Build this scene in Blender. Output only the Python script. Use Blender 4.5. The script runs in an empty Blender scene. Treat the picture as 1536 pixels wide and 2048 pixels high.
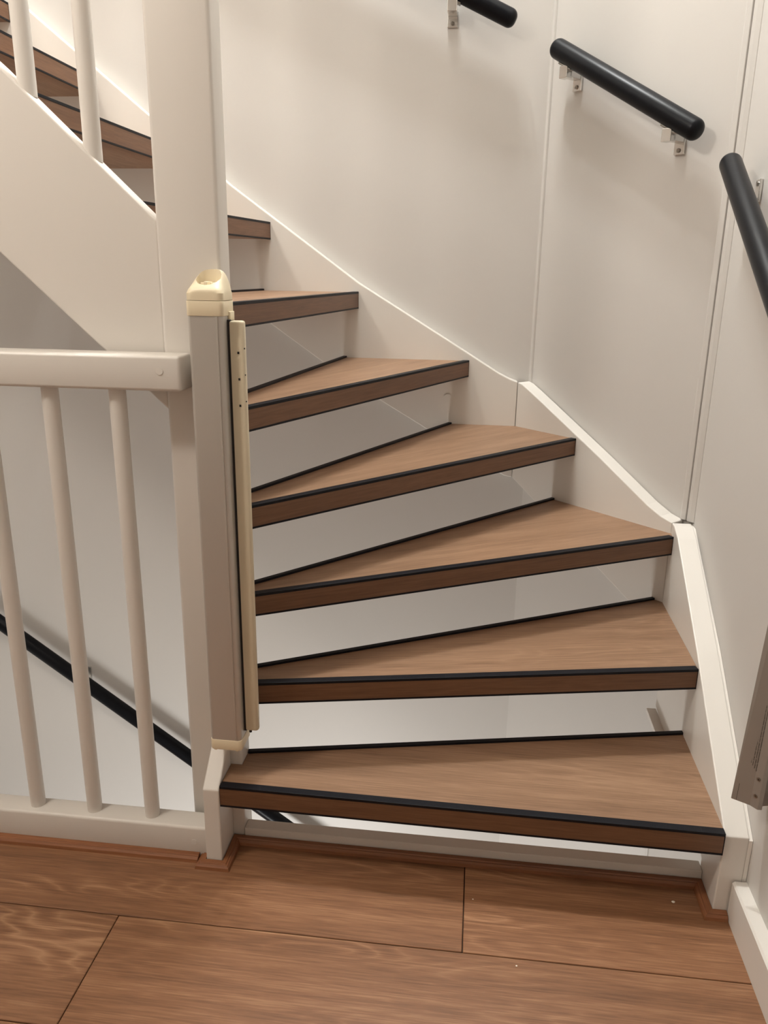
import bpy, bmesh, math, random
from mathutils import Vector, Matrix
random.seed(4)
SC = bpy.context.scene
COL = SC.collection

# ------------------------------------------------------------------ camera
cam_d = bpy.data.cameras.new('camera')
cam = bpy.data.objects.new('camera', cam_d); COL.objects.link(cam)
RX = Vector((0.99276, 0.11923, 0.01428)); UY = Vector((-0.04843, 0.28868, 0.95620)); FZ = Vector((-0.10989, 0.94997, -0.29236))
M = Matrix((RX, UY, -FZ)).transposed().to_4x4()
M.translation = Vector((0, 0, 1.1737))
cam.matrix_world = M
cam_d.sensor_fit = 'VERTICAL'; cam_d.sensor_height = 36.0
cam_d.lens = 1588.45 / 2048 * 36.0
cam_d.clip_start = 0.02
SC.camera = cam

# ------------------------------------------------------------------ world, lamps, exposure
SC.view_settings.view_transform = 'Standard'
SC.view_settings.look = 'None'
SC.view_settings.gamma = 1.0
SC.view_settings.use_curve_mapping = False
SC.view_settings.exposure = -0.05
w = bpy.data.worlds.new('world'); SC.world = w; w.use_nodes = True
w.node_tree.nodes['Background'].inputs[0].default_value = (0.9, 0.88, 0.85, 1)
w.node_tree.nodes['Background'].inputs[1].default_value = 0.05

def lamp(name, kind, loc, power, col, size, aim=None):
    d = bpy.data.lights.new(name, kind); d.energy = power; d.color = col
    if kind == 'AREA':
        d.shape = 'DISK'; d.size = size
    else:
        d.shadow_soft_size = size
    o = bpy.data.objects.new(name, d); COL.objects.link(o); o.location = loc
    if aim:
        o.rotation_euler = (Vector(aim) - Vector(loc)).to_track_quat('-Z', 'Y').to_euler()
    return o
WARM = (1.0, 0.925, 0.84); NEUT = (0.972, 0.992, 0.98); COOL = (0.985, 0.985, 0.96)
# three spots of the ceiling lamp over the stairs
for dx, dy in ((-0.16, -0.05), (0.0, 0.06), (0.16, -0.02)):
    lamp('stair_lamp_bulb', 'POINT', (-0.30 + dx, 1.92 + dy, 3.75), 74, NEUT, 0.04)
# ceiling lamp of the landing, left of the camera
lamp('landing_lamp_bulb', 'POINT', (-1.30, 0.50, 2.42), 46, WARM, 0.09)
# ceiling lamp of the storey below
lamp('lower_lamp_bulb', 'POINT', (-0.62, 1.30, -1.45), 66, COOL, 0.22)

# ------------------------------------------------------------------ materials
def newmat(name):
    m = bpy.data.materials.new(name); m.use_nodes = True
    return m, m.node_tree.nodes, m.node_tree.links, m.node_tree.nodes['Principled BSDF']
def srgb(r, g, b):
    f = lambda c: (c / 255 / 12.92) if c <= 10 else ((c / 255 + 0.055) / 1.055) ** 2.4
    return (f(r), f(g), f(b), 1)
def plain(name, col, rough=0.5, metal=0.0, var=0.03, scale=8, bump=0.0, bscale=60, coat=0.0, spec=0.5):
    m, n, l, p = newmat(name)
    tc = n.new('ShaderNodeTexCoord'); nz = n.new('ShaderNodeTexNoise'); nz.inputs['Scale'].default_value = scale; nz.inputs['Detail'].default_value = 4
    l.new(tc.outputs['Object'], nz.inputs['Vector'])
    mix = n.new('ShaderNodeMix'); mix.data_type = 'RGBA'
    mix.inputs['A'].default_value = tuple(c * (1 - var) for c in col[:3]) + (1,)
    mix.inputs['B'].default_value = tuple(min(1, c * (1 + var)) for c in col[:3]) + (1,)
    l.new(nz.outputs['Fac'], mix.inputs['Factor']); l.new(mix.outputs['Result'], p.inputs['Base Color'])
    p.inputs['Roughness'].default_value = rough; p.inputs['Metallic'].default_value = metal
    p.inputs['Specular IOR Level'].default_value = spec
    if coat: p.inputs['Coat Weight'].default_value = coat
    if bump:
        nb = n.new('ShaderNodeTexNoise'); nb.inputs['Scale'].default_value = bscale; nb.inputs['Detail'].default_value = 3
        l.new(tc.outputs['Object'], nb.inputs['Vector'])
        b = n.new('ShaderNodeBump'); b.inputs['Strength'].default_value = bump; b.inputs['Distance'].default_value = 0.002
        l.new(nb.outputs['Fac'], b.inputs['Height']); l.new(b.outputs['Normal'], p.inputs['Normal'])
    return m
def wood(name, dark, mid, light, rough=0.45, cath=0.5, tone=0.1):
    """laminate oak: UV.x runs along the grain, both in metres"""
    m, n, l, p = newmat(name)
    uv = n.new('ShaderNodeUVMap'); uv.uv_map = 'UVMap'
    oi = n.new('ShaderNodeObjectInfo')
    off = n.new('ShaderNodeCombineXYZ')
    mul = n.new('ShaderNodeMath'); mul.operation = 'MULTIPLY'; mul.inputs[1].default_value = 37.0
    l.new(oi.outputs['Random'], mul.inputs[0]); l.new(mul.outputs[0], off.inputs[0]); l.new(mul.outputs[0], off.inputs[1])
    add = n.new('ShaderNodeVectorMath'); add.operation = 'ADD'
    l.new(uv.outputs[0], add.inputs[0]); l.new(off.outputs[0], add.inputs[1])
    def mapped(sx, sy):
        mp = n.new('ShaderNodeMapping'); mp.inputs['Scale'].default_value = (sx, sy, 1)
        l.new(add.outputs[0], mp.inputs['Vector']); return mp
    # broad growth rings: contour lines of a stretched noise
    a = n.new('ShaderNodeTexNoise'); a.inputs['Scale'].default_value = 1; a.inputs['Detail'].default_value = 2.5; a.inputs['Roughness'].default_value = 0.5
    l.new(mapped(1.5, 9).outputs[0], a.inputs['Vector'])
    mu = n.new('ShaderNodeMath'); mu.operation = 'MULTIPLY'; mu.inputs[1].default_value = 34
    l.new(a.outputs['Fac'], mu.inputs[0])
    fr = n.new('ShaderNodeMath'); fr.operation = 'PINGPONG'; fr.inputs[1].default_value = 1.0
    l.new(mu.outputs[0], fr.inputs[0])
    # fine pores
    f = n.new('ShaderNodeTexNoise'); f.inputs['Scale'].default_value = 1; f.inputs['Detail'].default_value = 5; f.inputs['Roughness'].default_value = 0.65
    l.new(mapped(10, 300).outputs[0], f.inputs['Vector'])
    # mid streaks
    s = n.new('ShaderNodeTexNoise'); s.inputs['Scale'].default_value = 1; s.inputs['Detail'].default_value = 4
    l.new(mapped(1.6, 34).outputs[0], s.inputs['Vector'])
    mk = n.new('ShaderNodeTexNoise'); mk.inputs['Scale'].default_value = 1; mk.inputs['Detail'].default_value = 1.0
    l.new(mapped(1.1, 5.5).outputs[0], mk.inputs['Vector'])
    mkr = n.new('ShaderNodeMapRange'); mkr.interpolation_type = 'SMOOTHSTEP'
    mkr.inputs['From Min'].default_value = 0.50; mkr.inputs['From Max'].default_value = 0.68
    mkr.inputs['To Min'].default_value = 0.15; mkr.inputs['To Max'].default_value = 1.0
    l.new(mk.outputs['Fac'], mkr.inputs['Value'])
    pw = n.new('ShaderNodeMath'); pw.operation = 'POWER'; pw.inputs[1].default_value = 2.2; l.new(fr.outputs[0], pw.inputs[0])
    pm = n.new('ShaderNodeMath'); pm.operation = 'MULTIPLY'; l.new(pw.outputs[0], pm.inputs[0]); l.new(mkr.outputs[0], pm.inputs[1])
    m1 = n.new('ShaderNodeMath'); m1.operation = 'MULTIPLY_ADD'; m1.inputs[1].default_value = 0.30 * cath; l.new(pm.outputs[0], m1.inputs[0])
    m2 = n.new('ShaderNodeMath'); m2.operation = 'MULTIPLY_ADD'; m2.inputs[1].default_value = 0.95; l.new(f.outputs['Fac'], m2.inputs[0])
    m3 = n.new('ShaderNodeMath'); m3.operation = 'MULTIPLY_ADD'; m3.inputs[1].default_value = 0.62; m3.inputs[2].default_value = -0.285 - 0.05 * cath; l.new(s.outputs['Fac'], m3.inputs[0])
    l.new(m3.outputs[0], m2.inputs[2]); l.new(m2.outputs[0], m1.inputs[2])
    cr = n.new('ShaderNodeValToRGB'); e = cr.color_ramp.elements
    e[0].position = 0.22; e[0].color = dark; e[1].position = 0.80; e[1].color = light
    k = e.new(0.5); k.color = mid
    l.new(m1.outputs[0], cr.inputs['Fac'])
    hsv = n.new('ShaderNodeHueSaturation')
    mr = n.new('ShaderNodeMapRange'); mr.inputs['To Min'].default_value = 1 - tone; mr.inputs['To Max'].default_value = 1 + tone
    l.new(oi.outputs['Random'], mr.inputs['Value']); l.new(mr.outputs[0], hsv.inputs['Value'])
    l.new(cr.outputs['Color'], hsv.inputs['Color']); l.new(hsv.outputs['Color'], p.inputs['Base Color'])
    p.inputs['Roughness'].default_value = rough
    b = n.new('ShaderNodeBump'); b.inputs['Strength'].default_value = 0.12; b.inputs['Distance'].default_value = 0.001
    l.new(f.outputs['Fac'], b.inputs['Height']); l.new(b.outputs['Normal'], p.inputs['Normal'])
    return m

WALL = plain('wall_paint', srgb(206, 202, 197), 0.55, var=0.015, scale=3, bump=0.05, bscale=180)
LACQ = plain('white_lacquer', srgb(224, 219, 212), 0.38, var=0.012, scale=6, bump=0.05, bscale=40)
CAULK = plain('acrylic_sealant', srgb(235, 230, 222), 0.5)
CEIL = plain('ceiling_paint', srgb(235, 232, 226), 0.8)
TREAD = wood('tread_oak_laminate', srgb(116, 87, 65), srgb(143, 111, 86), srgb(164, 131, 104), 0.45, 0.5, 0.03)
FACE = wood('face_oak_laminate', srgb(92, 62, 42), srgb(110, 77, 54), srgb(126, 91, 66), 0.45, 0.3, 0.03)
PLANK = wood('floor_oak_laminate', srgb(106, 72, 48), srgb(136, 95, 66), srgb(167, 126, 93), 0.40, 1.2, 0.08)
TRIMW = wood('trim_wood', srgb(112, 70, 45), srgb(140, 90, 58), srgb(160, 108, 74), 0.36, 0.3, 0.04)
DARKGAP = plain('dark_joint', srgb(40, 26, 18), 0.9)
BLACK = plain('black_nosing', srgb(17, 18, 24), 0.5, var=0.1, scale=60, bump=0.15, bscale=500, spec=0.22)
RAILB = plain('black_rail_lacquer', srgb(18, 19, 23), 0.32, var=0.1, scale=30, bump=0.05, bscale=90, spec=0.14)
CHROME = plain('satin_nickel', srgb(226, 224, 220), 0.18, 0.75)
SCREW = plain('screw_steel', srgb(150, 145, 138), 0.3, 1.0)
ALU = plain('anodised_aluminium', srgb(196, 191, 184), 0.42, 0.55, var=0.02, scale=2)
ALUD = plain('brushed_grey_aluminium', srgb(156, 149, 142), 0.45, 0.2, var=0.04, scale=12)
CREAM = plain('cream_plastic', srgb(232, 218, 188), 0.42, var=0.01)
CREAMD = plain('cream_plastic_strip', srgb(214, 202, 176), 0.45, var=0.01)
MESHB = plain('dark_gate_mesh', srgb(40, 36, 34), 0.8)
INK = plain('print_ink', srgb(38, 34, 31), 0.7)
SLAB = plain('dark_subfloor', srgb(70, 54, 44), 0.9)
FLECK = plain('white_paint_chip', srgb(236, 228, 214), 0.6)

# ------------------------------------------------------------------ helpers
def obj(name, bm, m, parent=None, grain=None, smooth=False, kind=None, label=None):
    bmesh.ops.recalc_face_normals(bm, faces=bm.faces)
    if grain is not None:
        g = Vector(grain).normalized(); uvl = bm.loops.layers.uv.new('UVMap')
        side = Vector((0, 0, 1)).cross(g) if abs(g.z) < 0.9 else Vector((1, 0, 0))
        side.normalize(); up = g.cross(side)
        for f in bm.faces:
            for lp in f.loops:
                c = lp.vert.co; lp[uvl].uv = (c.dot(g), c.dot(side) + 0.8 * c.dot(up))
    me = bpy.data.meshes.new(name); bm.to_mesh(me); bm.free(); me.materials.append(m)
    if smooth:
        for p in me.polygons: p.use_smooth = True
        try: me.set_sharp_from_angle(angle=math.radians(35))
        except Exception: pass
    o = bpy.data.objects.new(name, me); COL.objects.link(o)
    if parent: o.parent = parent
    if kind: o['kind'] = kind
    if label: o['label'] = label
    return o
def thing(name, label, cat, loc=(0, 0, 0), group=None):
    o = bpy.data.objects.new(name, None); COL.objects.link(o); o.location = loc; o.empty_display_size = 0.1
    o['label'] = label; o['category'] = cat
    if group: o['group'] = group
    return o
def keep(o, parent):
    """parent while the mesh keeps its world coordinates"""
    o.parent = parent; o.matrix_parent_inverse = Matrix.Translation(-Vector(parent.location)); return o
def part(name, bm, m, parent, **k):
    return keep(obj(name, bm, m, **k), parent)
def bevel(bm, w, seg=2, ang=30):
    if w > 0:
        ed = [e for e in bm.edges if len(e.link_faces) == 2 and e.calc_face_angle(0) > math.radians(ang)]
        bmesh.ops.bevel(bm, geom=ed, offset=w, segments=seg, affect='EDGES', profile=0.5, clamp_overlap=True)
    return bm
def box(x0, x1, y0, y1, z0, z1, bv=0.0, bm=None, seg=2):
    new = bm is None
    b = bmesh.new()
    v = [b.verts.new((x, y, z)) for x in (x0, x1) for y in (y0, y1) for z in (z0, z1)]
    for f in ((0, 1, 3, 2), (4, 6, 7, 5), (0, 4, 5, 1), (2, 3, 7, 6), (0, 2, 6, 4), (1, 5, 7, 3)): b.faces.new([v[i] for i in f])
    bmesh.ops.recalc_face_normals(b, faces=b.faces)
    bevel(b, bv, seg)
    if new: return b
    return join(bm, b)
def join(bm, b):
    me = bpy.data.meshes.new('tmp'); b.to_mesh(me); b.free(); bm.from_mesh(me); bpy.data.meshes.remove(me); return bm
def prism(pts, vec, bv=0.0, seg=2, bm=None):
    """polygon (3-D points) extruded by vec"""
    b = bmesh.new(); vec = Vector(vec)
    a = [b.verts.new(p) for p in pts]; c = [b.verts.new(Vector(p) + vec) for p in pts]
    b.faces.new(a); b.faces.new(c[::-1]); n = len(pts)
    for i in range(n): b.faces.new((a[i], a[(i + 1) % n], c[(i + 1) % n], c[i]))
    bmesh.ops.recalc_face_normals(b, faces=b.faces)
    bevel(b, bv, seg)
    return b if bm is None else join(bm, b)
def flat(poly, z0, z1, bv=0.0, seg=2, bm=None):
    return prism([(p[0], p[1], z0) for p in poly], (0, 0, z1 - z0), bv, seg, bm)
def rod(p0, p1, r, n=20, cap=None, bm=None, r1=None):
    """cylinder between points; cap = radius of the rounding at both ends"""
    p0, p1 = Vector(p0), Vector(p1); d = p1 - p0; L = d.length; q = d.normalized().to_track_quat('Z', 'Y')
    prof = []
    if cap:
        for i in range(7):
            a = math.pi / 2 * i / 6; prof.append((r - cap + cap * math.sin(a), cap - cap * math.cos(a)))
        prof = prof + [(rr, L - h) for rr, h in prof[::-1]]
    else: prof = [(r, 0), (r1 or r, L)]
    b = bmesh.new(); rings = []
    for rr, h in prof:
        rings.append([b.verts.new(p0 + q @ Vector((rr * math.cos(2 * math.pi * k / n), rr * math.sin(2 * math.pi * k / n), h))) for k in range(n)])
    for i in range(len(rings) - 1):
        for k in range(n): b.faces.new((rings[i][k], rings[i][(k + 1) % n], rings[i + 1][(k + 1) % n], rings[i + 1][k]))
    b.faces.new(rings[0][::-1]); b.faces.new(rings[-1])
    return b if bm is None else join(bm, b)
def obox(c, ax, ay, az, sx, sy, sz, bv=0.0, bm=None):
    """oriented box: centre, three axes, sizes"""
    b = box(-sx / 2, sx / 2, -sy / 2, sy / 2, -sz / 2, sz / 2, bv)
    T = Matrix((Vector(ax), Vector(ay), Vector(az))).transposed().to_4x4(); T.translation = Vector(c)
    bmesh.ops.transform(b, matrix=T, verts=b.verts)
    return b if bm is None else join(bm, b)
def struct(name, bm, m, **k):
    return obj(name, bm, m, kind='structure', **k)

# ------------------------------------------------------------------ measures
R = 0.185                    # rise
XS, XW = 0.494, 0.546        # right string face, right wall
YS, YW = 2.327, 2.360        # back string face, back wall
CM, CW = 2.44, 2.51          # x + y of the corner string face and of the corner wall
X0, ZL, ZT = -2.7, -2.59, 5.0
PX0, PX1, PY0, PY1 = -0.560, -0.449, 1.382, 1.441   # newel post

# ------------------------------------------------------------------ the room
TH = 0.12
struct('wall_right', box(XW, XW + TH, -2.0, CW - XW + 0.02, ZL, ZT), WALL)
struct('wall_back', box(X0 - TH, CW - YW, YW, YW + TH, ZL, ZT), WALL)
struct('wall_corner', flat([(XW, CW - XW), (CW - YW, YW), (CW - YW + 0.085, YW + 0.085), (XW + 0.085, CW - XW + 0.085)], ZL, ZT), WALL)
struct('wall_left', box(X0 - TH, X0, -2.0, YW, ZL, ZT), CEIL)
struct('wall_front', box(X0 - TH, XW + TH, -2.0 - TH, -2.0, ZL, ZT), CEIL)
struct('ceiling', box(X0, XW, -2.0, PY0 - 0.06, 2.60, 2.75), CEIL)
struct('ceiling', box(X0, XW, -2.0, YW, ZT, ZT + 0.1), CEIL)
fl = struct('floor', box(X0, XW, -2.0, PY0 - 0.003, -0.26, -0.008), SLAB)
struct('floor', box(X0, XW, -2.0, YW, ZL - 0.1, ZL), PLANK, grain=(1, 0, 0))
# planks: rows 0.235 wide, joints measured in the nearest two rows
row_y = [1.3795, 1.146]
while row_y[-1] > -2.0: row_y.append(row_y[-1] - 0.2335)
joints = {0: [-1.29, 0.021], 1: [-1.93, -0.625]}
G = 0.0009
for r in range(len(row_y) - 1):
    y1, y0 = row_y[r], max(-2.0, row_y[r + 1])
    js = joints.get(r, [X0 + ((r * 0.61) % 1.31) + k * 1.31 for k in range(3)])
    xs = [X0] + [j for j in js if X0 + 0.1 < j < XW - 0.1] + [XW - 0.004]
    for a, b in zip(xs, xs[1:]):
        part('plank', box(a + G, b - G, y0 + G, y1 - G, -0.008, 0.0, 0.0012, seg=1), PLANK, fl, grain=(1, 0, 0))

# skirting along the right wall, in front of the string foot
sk = struct('baseboard_right', prism([(0.520, -2.0, 0.0), (XW, -2.0, 0.0), (XW, -2.0, 0.083), (0.524, -2.0, 0.083), (0.520, -2.0, 0.079)], (0, 2.0 + 1.296, 0), 0.0), LACQ)
struct('baseboard_left', box(X0, X0 + 0.02, -2.0, 1.30, 0, 0.083, 0.003), LACQ)

# corner strips of the panelled walls
n45 = Vector((-1, -1, 0)).normalized(); t45 = Vector((1, -1, 0)).normalized()
c = Vector((XW, CW - XW, 0))
cs = flat([(c + t45 * a + n45 * b)[:2] for a, b in ((-0.030, 0.0), (-0.030, 0.007), (-0.027, 0.009), (-0.0145, 0.009), (-0.0130, 0.002), (-0.0110, 0.002), (-0.0095, 0.011), (0.000, 0.013), (0.012, 0.013), (0.012, 0.0))], 0.585, ZT, 0.0008, 1)
struct('trim_1', cs, WALL)
struct('trim_2', flat([(CW - YW + 0.006, YW - 0.006), (CW - YW, YW - 0.007), (CW - YW - 0.006, YW), (CW - YW + 0.004, YW + 0.003)], 0.86, ZT, 0.001, 1), WALL)
struct('trim_2', rod((XW - 0.002, CW - XW - 0.002, ZL), (XW - 0.002, CW - XW - 0.002, 0.56), 0.006, 10), WALL)

# white edge board of the landing below the first tread
eb = struct('trim_3', box(PX1, XS, PY0 - 0.002, PY0 + 0.028, -0.30, 0.030, 0.002), LACQ)
part('screw_plug', rod((-0.435, PY0 - 0.0025, 0.012), (-0.435, PY0 - 0.0005, 0.012), 0.006, 16), LACQ, eb)
# edge board under the balustrade (the slab's face towards the stairwell)
struct('trim_3', box(X0, PX0 - 0.002, PY0 - 0.002, PY0 + 0.016, -0.30, -0.001), LACQ)

# wooden cover strip on the floor, mitred lengths round the posts
def cover(p, q, side, e0, e1, parent):
    """strip from p to q along the board, 'side' points into the room, e0/e1 shift of the outer corners (mitre)"""
    p, q, s = Vector(p + (0,)), Vector(q + (0,)), Vector(side + (0,)); d = (q - p).normalized()
    W = 0.018
    prof = [(0.0, 0.0), (0.0, 0.0125), (0.0085, 0.0125), (0.0105, 0.0100), (0.0125, 0.0105), (0.0165, 0.0065), (0.018, 0.0)]
    b = bmesh.new()
    A = [b.verts.new(p + s * o + d * (e0 * o) + Vector((0, 0, h))) for o, h in prof]
    B = [b.verts.new(q + s * o + d * (e1 * o) + Vector((0, 0, h))) for o, h in prof]
    b.faces.new(A[::-1]); b.faces.new(B)
    for i in range(len(prof)): b.faces.new((A[i], A[(i + 1) % len(prof)], B[(i + 1) % len(prof)], B[i]))
    part('cover_strip', b, TRIMW, parent, grain=d)
tr = bpy.data.objects.new('trim_4', None); COL.objects.link(tr); tr['kind'] = 'structure'
FXL, FXR, FY = -0.5075, -0.4715, 1.300
cover((X0, 1.3155), (FXL - 0.018, 1.3155), (0, -1), 0, 0, tr)
cover((FXL, 1.3155), (FXL, FY - 0.0015), (-1, 0), 0, 1, tr)
cover((FXL, FY - 0.0015), (FXR, FY - 0.0015), (0, -1), -1, 1, tr)
cover((FXR, FY - 0.0015), (FXR, 1.3785), (1, 0), -1, -1, tr)
cover((FXR, 1.3785), (XS - 0.001, 1.3785), (0, -1), 1, -1, tr)
cover((XS - 0.001, 1.3785), (XS - 0.001, 1.2995), (-1, 0), 1, 1, tr)
cover((XS - 0.001, 1.2995), (0.519, 1.2995), (0, -1), -1, 0, tr)

# ------------------------------------------------------------------ the staircase
st = thing('staircase', 'white winder staircase with oak laminate treads edged in black and open risers', 'staircase', (0, 1.38, 0))
# treads: plan outline, first two points are the front edge (left, right), then the rest; back edge given apart
A = PX1 + 0.0005
treads = {
    1: dict(front=((-0.472, 1.303), (XS, 1.295)), back=((A, 1.4285), (XS, 1.635)), rest=[(XS, 1.635), (A, 1.4285), (A, PY0 - 0.0005), (-0.472, PY0 - 0.0005)]),
    2: dict(front=((A, 1.384), (XS, 1.584)), back=((A, 1.455), (0.474, 1.966)), rest=[(XS, CM - XS), (0.474, 1.966), (A, 1.455)]),
    3: dict(front=((A, 1.395), (XS, 1.916)), back=((A, 1.4585), (0.225, 2.215)), rest=[(XS, CM - XS), (0.225, 2.215), (A, 1.4585)]),
    4: dict(front=((-0.433, 1.386), (0.271, 2.169)), back=((A, 1.500), (-0.079, YS)), rest=[(CM - YS, YS), (-0.079, YS), (A, 1.500), (A, 1.386)]),
    5: dict(front=((-0.436, 1.387), (-0.029, YS)), back=((-0.496, 1.443), (-0.393, YS)), rest=[(-0.393, YS), (-0.496, 1.443), (A, 1.443), (A, 1.387)]),
    6: dict(front=((-0.456, 1.4435), (-0.352, YS)), back=((-0.735, 1.4435), (-0.635, YS)), rest=[(-0.635, YS), (-0.735, 1.4435)]),
    7: dict(front=((-0.700, 1.426), (-0.605, YS)), back=((-0.885, 1.426), (-0.875, YS)), rest=[(-0.875, YS), (-0.885, 1.426)]),
}
for k in range(8, 15):
    xf = -0.848 - (k - 8) * 0.225
    treads[k] = dict(front=((xf - 0.002, 1.426), (xf + (0.004 if k == 8 else -0.020), YS)), back=((xf - 0.255, 1.426), (xf - 0.255, YS)), rest=[(xf - 0.255, YS), (xf - 0.255, 1.426)])
TT = 0.0445
def strip(p, q, inn, o0, o1, z0, z1, bv=0.0):
    p, q = Vector(p), Vector(q)
    return flat([tuple(p + inn * o0), tuple(q + inn * o0), tuple(q + inn * o1), tuple(p + inn * o1)], z0, z1, bv, 2)
for k, t in treads.items():
    z = k * R
    f0, f1 = Vector(t['front'][0]), Vector(t['front'][1]); d = (f1 - f0).normalized(); inn = Vector((-d.y, d.x))
    g = (d.x, d.y, 0)
    body = [tuple(f0 + inn * 0.0035), tuple(f1 + inn * 0.0035)] + t['rest']
    tr_o = part('tread', flat(body, z - TT, z), TREAD, st, grain=g)
    # darker facing board on the front edge with black joints above, below and at its right end
    e = 0.0016
    q = tr_o
    def sub(name, bm, m, **kw):
        o = obj(name, bm, m, **kw); o.parent = tr_o; return o
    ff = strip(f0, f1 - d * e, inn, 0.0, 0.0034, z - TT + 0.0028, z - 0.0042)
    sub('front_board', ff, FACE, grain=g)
    nb = strip(f0, f1, inn, -0.0008, 0.0165, z - 0.0042, z + 0.0016, 0.0006)
    sub('nosing', nb, BLACK)
    lb = strip(f0, f1, inn, -0.0006, 0.0034, z - TT - 0.0012, z - TT + 0.0028)
    lb = join(lb, strip(f1 - d * e, f1, inn, -0.0004, 0.0034, z - TT + 0.0026, z - 0.0040))
    sub('edge_strip', lb, BLACK)
    b0, b1 = Vector(t['back'][0]), Vector(t['back'][1]); db = (b1 - b0).normalized(); bi = Vector((db.y, -db.x))
    bs = strip(b0, b1, bi, -0.003, 0.008, z - 0.006, z + 0.005, 0.0008)
    sub('back_edge_strip', bs, BLACK)

# outer string, three boards
def yz_board(pts, x0, x1): return prism([(x0, y, z) for y, z in pts], (x1 - x0, 0, 0), 0.0025, 2)
rs = part('outer_string', yz_board([(1.300, 0.0), (1.300, 0.177), (1.617, 0.400), (1.880, 0.565), (1.925, 0.582), (1.947, 0.583), (1.947, 0.284), (1.885, 0.215), (1.885, 0.107), (1.40, 0.045), (1.40, 0.0)], XS, 0.539), LACQ, st)
part('sealant_bead', prism([(0.5385, 1.300, 0.02), (0.5385, 1.300, 0.172), (0.5385, 1.617, 0.394), (0.5385, 1.925, 0.577), (0.5385, 1.965, 0.577), (0.5385, 1.90, 0.50), (0.5385, 1.40, 0.02)], (0.0068, 0, 0)), CAULK, st)
b = box(0.472, XS + 0.002, 1.412, 1.884, 0.088, 0.100, 0.001)
o = obj('string_batten', b, LACQ); o.parent = rs
w45 = 0.0475
def m_pt(x, z): return (x, CM - x, z)
mpts = [m_pt(0.494, 0.583), m_pt(0.470, 0.592), m_pt(0.440, 0.612), m_pt(0.330, 0.704), m_pt(0.150, 0.846), m_pt(0.125, 0.864), m_pt(0.113, 0.868), m_pt(0.113, 0.585), m_pt(0.494, 0.284)]
part('outer_string', prism(mpts, (w45 * 0.7071, w45 * 0.7071, 0), 0.0025), LACQ, st)
bt = [(0.113, 0.868), (0.090, 0.876), (0.061, 0.890), (-0.086, 0.978), (-0.351, 1.135), (-0.717, 1.394), (-0.951, 1.581), (-1.279, 1.847), (-2.40, 2.768)]
bb = [(-2.40, 2.450), (-0.95, 1.262), (-0.607, 1.013), (-0.458, 0.910), (-0.288, 0.804), (-0.147, 0.722), (0.060, 0.605), (0.090, 0.589), (0.113, 0.585)]
bs_o = part('outer_string', prism([(x, YS, z) for x, z in bt + bb], (0, YW - YS - 0.0005, 0), 0.0025), LACQ, st)
o = obj('screw_plug', rod((-0.087, YS - 0.0022, 0.816), (-0.087, YS + 0.001, 0.816), 0.0115, 24), LACQ); o.parent = bs_o

# newel post
part('newel_post', box(PX0, PX1, PY0, PY1, -0.30, 3.9, 0.007, seg=3), LACQ, st, smooth=True)
# inner string: foot in front of the post ...
part('inner_string', prism([(-0.5065, 1.300, 0.0), (-0.5065, 1.300, 0.177), (-0.5065, PY0, 0.252), (-0.5065, PY0, 0.0)], (0.0335, 0, 0), 0.0025), LACQ, st)
# ... and the long board up to the next floor
part('inner_string', prism([(x, 1.392, z) for x, z in ((PX0, 1.2475), (-0.815, 1.488), (-2.40, 2.87), (-2.40, 2.56), (-0.855, 1.192), (PX0, 0.919))], (0, 0.033, 0), 0.004, 3), LACQ, st)
# upper balusters and their handrail
for k in range(13):
    x = -0.673 - 0.107 * k
    zt = 1.2475 + 0.944 * (-x + PX0) if x > -0.815 else 1.488 + 0.872 * (-x - 0.815)
    b = rod((x, 1.409, zt - 0.012), (x, 1.409, zt + 0.80), 0.0152, 24)
    part('baluster', b, LACQ, st, smooth=True)
part('handrail', prism([(x, 1.385, z) for x, z in ((PX0, 2.06), (-0.815, 2.30), (-2.40, 3.68), (-2.40, 3.75), (-0.815, 2.37), (PX0, 2.13))], (0, 0.05, 0), 0.006, 3), LACQ, st)

# ------------------------------------------------------------------ landing balustrade
bl = thing('balustrade', 'low white balustrade of round spindles on the landing left of the newel post', 'balustrade', (-1.2, 1.345, 0))
part('bottom_rail', box(X0 + 0.002, FXL + 0.0008, 1.316, 1.368, -0.0005, 0.0715, 0.006, seg=3), LACQ, bl, smooth=True)
tp = part('top_rail', box(X0 + 0.002, -0.507, 1.316, 1.3815, 0.966, 1.027, 0.006, seg=3), LACQ, bl, smooth=True)
for nm, p in (('top', (-0.543, 1.001)), ('bot', (-0.537, 0.036))):
    o = obj('screw_plug', rod((p[0], 1.3148, p[1]), (p[0], 1.317, p[1]), 0.0062, 20), LACQ); o.parent = tp if nm == 'top' else bl.children[0]
for k in range(17):
    x = -0.6355 - 0.1270 * k
    if x < X0 + 0.05: break
    part('baluster', rod((x, 1.345, 0.070), (x, 1.345, 0.967), 0.0151, 28), LACQ, bl, smooth=True)

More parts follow.
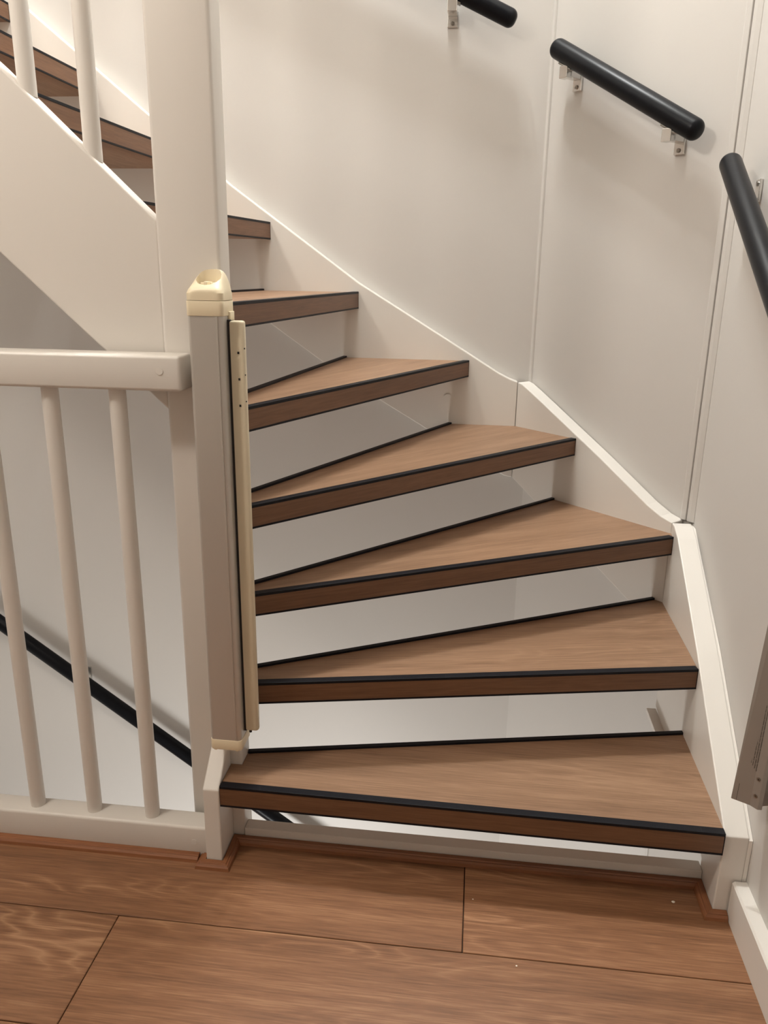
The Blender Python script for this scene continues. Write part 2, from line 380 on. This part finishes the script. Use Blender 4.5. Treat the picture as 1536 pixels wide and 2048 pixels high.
# ------------------------------------------------------------------ retractable stair gate on the post
sg = thing('stair_gate', 'rolled-up stair gate in a grey upright housing with cream caps on newel post', 'gate', (-0.46, 1.35, 0.262))
def rrect(x0, x1, y0, y1, r, n=6):
    out = []
    for cx, cy, a0 in ((x1 - r, y1 - r, 0), (x0 + r, y1 - r, 90), (x0 + r, y0 + r, 180), (x1 - r, y0 + r, 270)):
        for i in range(n + 1):
            a = math.radians(a0 + 90 * i / n); out.append((cx + r * math.cos(a), cy + r * math.sin(a)))
    return out
GX0, GX1, GY0, GY1 = -0.490, -0.4285, 1.319, 1.3815
hb = flat(rrect(GX0, GX1, GY0, GY1, 0.007), 0.282, 1.0945)
part('housing', hb, ALU, sg, smooth=True)
hr = box(GX1 - 0.0115, GX1 - 0.0085, GY0 - 0.0018, GY0 + 0.004, 0.284, 1.0940, 0.0005)
part('housing_ridge', hr, ALU, sg)
part('bottom_cap', flat(rrect(GX0 - 0.001, GX1 + 0.001, GY0 - 0.001, GY1, 0.008), 0.2605, 0.2825, 0.0012, 2), CREAM, sg, smooth=True)
for xx in (GX0 + 0.008, GX1 - 0.010):
    part('bottom_pin', box(xx - 0.003, xx + 0.003, GY0 + 0.002, GY0 + 0.010, 0.257, 0.261, 0.001), CREAM, sg)
part('collar', flat(rrect(GX0 - 0.0015, GX1 + 0.0015, GY0 - 0.0015, GY1, 0.008), 1.0945, 1.1190, 0.0008, 2), CREAM, sg, smooth=True)
# domed lid: polar height field over a rounded rectangle, scooped out for the latch
def lid():
    b = bmesh.new()
    cx, cy, hx, hy = (GX0 + GX1) / 2, (GY0 + GY1) / 2, (GX1 - GX0) / 2 + 0.0015, (GY1 - GY0) / 2 + 0.0012
    N, K = 72, 34
    def sup(a, e=7.0):
        ca, sa = math.cos(a), math.sin(a); s = (abs(ca) ** e + abs(sa) ** e) ** (-1 / e); return ca * s, sa * s
    def height(u, v):
        m = min(1, (abs(u) ** 5 + abs(v) ** 5) ** 0.2)
        edge = (1 - m ** 6) ** 0.5
        s = min(1, max(0, (v + 1.0) / 1.35)); s = s * s * (3 - 2 * s)
        uu = (u - 0.22) / (0.78 if u > 0.22 else 1.22)
        side = max(0.0, 1 - abs(uu) ** (2.9 if u < 0.22 else 3.4)) ** 0.75
        h = 1.1197 + 0.012 + 0.008 * edge + 0.030 * edge * (0.10 + 0.90 * s) * side
        du, dv = (u - 0.05) / 0.64, (v + 0.16) / 0.56
        rr = du * du + dv * dv
        if rr < 1: h += (min(h, 1.1405) - h) * min(1, (1 - rr) * 5)
        return h
    rings = []
    for j in range(K):
        rho = 1 - (j / K)
        ring = []
        for i in range(N):
            sx, sy = sup(2 * math.pi * i / N); u, v = sx * rho, sy * rho
            ring.append(b.verts.new((cx + u * hx, cy + v * hy, height(u, v))))
        rings.append(ring)
    base = [b.verts.new((v.co.x, v.co.y, 1.1197)) for v in rings[0]]
    ctr = b.verts.new((cx, cy, height(0, 0)))
    allr = [base] + rings
    for p, q in zip(allr, allr[1:]):
        for i in range(N): b.faces.new((p[i], p[(i + 1) % N], q[(i + 1) % N], q[i]))
    for i in range(N): b.faces.new((rings[-1][i], rings[-1][(i + 1) % N], ctr))
    b.faces.new(base[::-1])
    return b
ld = part('lid', lid(), CREAM, sg, smooth=True)
lv = box(-0.4625, -0.4560, 1.330, 1.362, 1.130, 1.1500, 0.002)
lv = join(lv, box(-0.474, -0.444, 1.346, 1.352, 1.131, 1.1480, 0.002))
o = obj('latch', lv, CREAM, smooth=True); o.parent = ld; o.matrix_parent_inverse = Matrix.Identity(4)
# rolled mesh edge and the pull bar
part('mesh_roll', box(GX1 - 0.001, -0.4235, 1.342, 1.366, 0.292, 1.088, 0.001), MESHB, sg)
part('hinge_nub', flat(rrect(-0.4295, -0.4235, 1.348, 1.372, 0.003, 4), 1.083, 1.101, 0.002, 2), CREAM, sg, smooth=True)
pb = box(-0.4240, -0.3995, 1.341, 1.357, 0.293, 1.0865)
vert = [e for e in pb.edges if abs(e.verts[0].co.z - e.verts[1].co.z) > 0.5 and e.verts[0].co.x > -0.41]
bmesh.ops.bevel(pb, geom=vert, offset=0.0065, segments=5, affect='EDGES', profile=0.5)
ends = [e for e in pb.edges if abs(e.verts[0].co.z - e.verts[1].co.z) < 0.01 and e.calc_face_angle(0) > 1.0]
bmesh.ops.bevel(pb, geom=ends, offset=0.004, segments=3, affect='EDGES', profile=0.5, clamp_overlap=True)
pbo = part('pull_bar', pb, CREAMD, sg, smooth=True, label='cream plastic pull bar with small square holes')
for zz in (1.033, 0.988, 0.942):
    o = obj('hole', box(-0.4120, -0.4085, 1.3405, 1.343, zz - 0.002, zz + 0.002), MESHB); o.parent = pbo; o.matrix_parent_inverse = Matrix.Identity(4)
    o = obj('hole', box(-0.4013, -0.3997, 1.3435, 1.346, zz + 0.006, zz + 0.0085), MESHB); o.parent = pbo; o.matrix_parent_inverse = Matrix.Identity(4)
part('foot_pin', rod((-0.4185, 1.352, 0.284), (-0.4185, 1.352, 0.294), 0.0028, 12), MESHB, sg)

# ------------------------------------------------------------------ catch profile of the gate on the right wall
cp = thing('wall_catch_profile', 'upright grey aluminium gate profile with small printed text on right wall', 'gate profile', (0.53, 1.26, 0.28))
def sh(x, z): return x + 0.037 * (z - 0.28) * (0.546 - x) / 0.063
sec = [(0.483, 1.2725), (0.5105, 1.2565), (0.5195, 1.2450), (0.5275, 1.2450), (0.5275, 1.2550), (0.5455, 1.2600), (0.5455, 1.2725)]
b = bmesh.new(); z0, z1 = 0.280, 1.085
lo = [b.verts.new((x, y, z0)) for x, y in sec]; hi = [b.verts.new((sh(x, z1), y, z1)) for x, y in sec]
b.faces.new(lo[::-1]); b.faces.new(hi)
for i in range(len(sec)): b.faces.new((lo[i], lo[(i + 1) % len(sec)], hi[(i + 1) % len(sec)], hi[i]))
bmesh.ops.recalc_face_normals(b, faces=b.faces); bevel(b, 0.0008, 2)
cpo = part('profile', b, ALUD, cp)
# frame on the wide face: e along the face (left to right), n outwards
P0, P1 = Vector((0.483, 1.2725, 0.28)), Vector((0.5105, 1.2565, 0.28)); ee = (P1 - P0).normalized(); nn = Vector((ee.y, -ee.x, 0))
if nn.y > 0: nn = -nn
def onface(s, z, off=0.0):
    p = P0 + ee * s + nn * off; return Vector((sh(p.x, z), p.y, z))
def quad(b, s0, s1, za, zb, off):
    vs = [b.verts.new(onface(s, z, off)) for s, z in ((s0, za), (s1, za), (s1, zb), (s0, zb))]; b.faces.new(vs)
gb = bmesh.new()
quad(gb, 0.0088, 0.0094, 0.282, 1.08, 0.0002)
part('groove', gb, INK, cp)
tx = bmesh.new(); rnd = random.Random(9)
for ln in range(6):
    s = 0.0125 + ln * 0.0036
    z = 0.372 - 0.0045 * ln
    top = (0.470, 0.478, 0.462, 0.480, 0.474, 0.468, 0.480)[ln]
    for za, zb in ((z, top), (0.492, 0.570), (0.580, 0.72)):
        z = za
        while z < zb:
            L = rnd.uniform(0.004, 0.012); z2 = z
            while z2 < z + L:
                wv = rnd.uniform(0.0008, 0.0013); quad(tx, s, s + rnd.choice((0.0013, 0.0013, 0.0018)), z2, z2 + wv, 0.00025); z2 += wv + 0.0005
            z += L + 0.0018
part('printed_text', tx, INK, cp, kind='stuff')
P2 = Vector((0.5195, 1.2450, 0.28)); e2 = (P2 - P1).normalized(); n2 = Vector((e2.y, -e2.x, 0))
if n2.y > 0: n2 = -n2
for zz in (0.304, 0.338):
    q0 = P1 + e2 * 0.0075; q0.z = zz; q0.x = sh(q0.x, zz)
    part('screw', rod(q0 - n2 * 0.001, q0 + n2 * 0.0012, 0.0034, 16), SCREW, cp)
    o = part('screw', rod(q0 + n2 * 0.0012, q0 + n2 * 0.0014, 0.0014, 6), INK, cp); o.name = 'screw_socket'

# ------------------------------------------------------------------ handrails
def handrail(label, p0, p1, wall_n, dist, brackets, group=None, r=0.0228, cap=0.018, flip=False, shift=0.001, lift=0.0):
    """wall_n: unit vector from wall into the room; dist: axis to wall; brackets: places along the bar"""
    p0, p1, wn = Vector(p0), Vector(p1), Vector(wall_n)
    t = thing('handrail', label, 'handrail', p0, 'black handrails of the stairs')
    part('bar', rod(p0, p1, r, 40, cap), RAILB, t, smooth=True)
    d = (p1 - p0).normalized(); h = Vector((d.x, d.y, 0)).normalized(); up = Vector((0, 0, 1))
    nb = wn.cross(d).normalized()
    if nb.z < 0: nb = -nb
    for f in brackets:
        c = p0 + (p1 - p0) * f
        e = bpy.data.objects.new('bracket', None); COL.objects.link(e); keep(e, t)
        def sub(name, bm, m, **k):
            o = obj(name, bm, m, **k); o.parent = e; return o
        e.parent = t; e.matrix_parent_inverse = Matrix.Translation(-Vector(t.location))
        sub('saddle', obox(c - nb * (r + 0.0005) + wn * (shift - 0.001), d, wn, nb, 0.044, 0.020, 0.004, 0.001), SCREW)
        sg_ = -1 if flip else 1
        bk = obox(c - nb * (r + 0.001) - up * 0.012 + wn * shift, h, wn, up, 0.025, 0.021, 0.028, 0.0012)
        bk = obox(c - nb * (r + 0.001) - up * 0.0165 - wn * (dist / 2 - 0.004), h, wn, up, 0.025, dist - 0.010, 0.013, 0.0012, bk)
        sub('arm', bk, CHROME)
        pc = c - nb * (r + 0.001) - up * (0.0165 + sg_ * (0.013 + lift)) - wn * (dist - 0.0035)
        sub('wall_plate', obox(pc, h, wn, up, 0.027, 0.006, 0.038 + lift, 0.0012), CHROME)
        s0 = pc - up * (0.010 + lift / 2) * sg_ + wn * 0.003
        sub('screw', rod(s0, s0 + wn * 0.0022, 0.0048, 14, 0.002), SCREW)
    return t
S2 = math.sqrt(0.5)
handrail('short black handrail on the chamfered corner wall, between the other two upper rails', (0.149, 2.288, 1.716), (0.457, 1.980, 1.470), (-S2, -S2, 0), 0.073 * S2, (0.13, 0.85), r=0.0240)
dB = Vector((-0.102, 0, 0.047))
handrail('black handrail on the back wall above the stairs, only its lower end in view', (0.050, 2.308, 1.779), Vector((0.050, 2.308, 1.779)) + dB * 14, (0, -1, 0), 0.052, (0.106, 0.9))
handrail('nearest black handrail, on the right wall at the frame edge', (0.494, 1.858, 1.400), (0.494, 0.62, 0.588), (-1, 0, 0), 0.052, (0.058, 0.9), r=0.0225, flip=True, shift=-0.014, lift=0.006)
dL = Vector((0.637, 0, -0.467))
handrail('long black handrail low on the back wall, seen between the balusters', Vector((-0.936, 2.308, -0.468)) - dL * 1.9, Vector((-0.936, 2.308, -0.468)) + dL * 1.2, (0, -1, 0), 0.052, (0.432, 0.92), flip=True, lift=0.028)

# ------------------------------------------------------------------ crumbs on the floor
def chip(x, y, s, label):
    b = bmesh.new(); bmesh.ops.create_icosphere(b, subdivisions=2, radius=1)
    rn = random.Random(int(x * 1000))
    for v in b.verts: v.co = Vector((x + v.co.x * s * rn.uniform(.8, 1.1), y + v.co.y * s * .8 * rn.uniform(.8, 1.1), s * .35 + v.co.z * s * .35))
    o = obj('paint_chip', b, FLECK, smooth=True); o['label'] = label; o['category'] = 'crumb'
chip(0.427, 1.320, 0.0036, 'white crumb on the floor in the shade before the right string')
chip(0.117, 1.129, 0.0018, 'tiny white crumb on the long front floor plank')
chip(0.0385, 1.275, 0.0015, 'tiny white crumb just right of the plank joint')
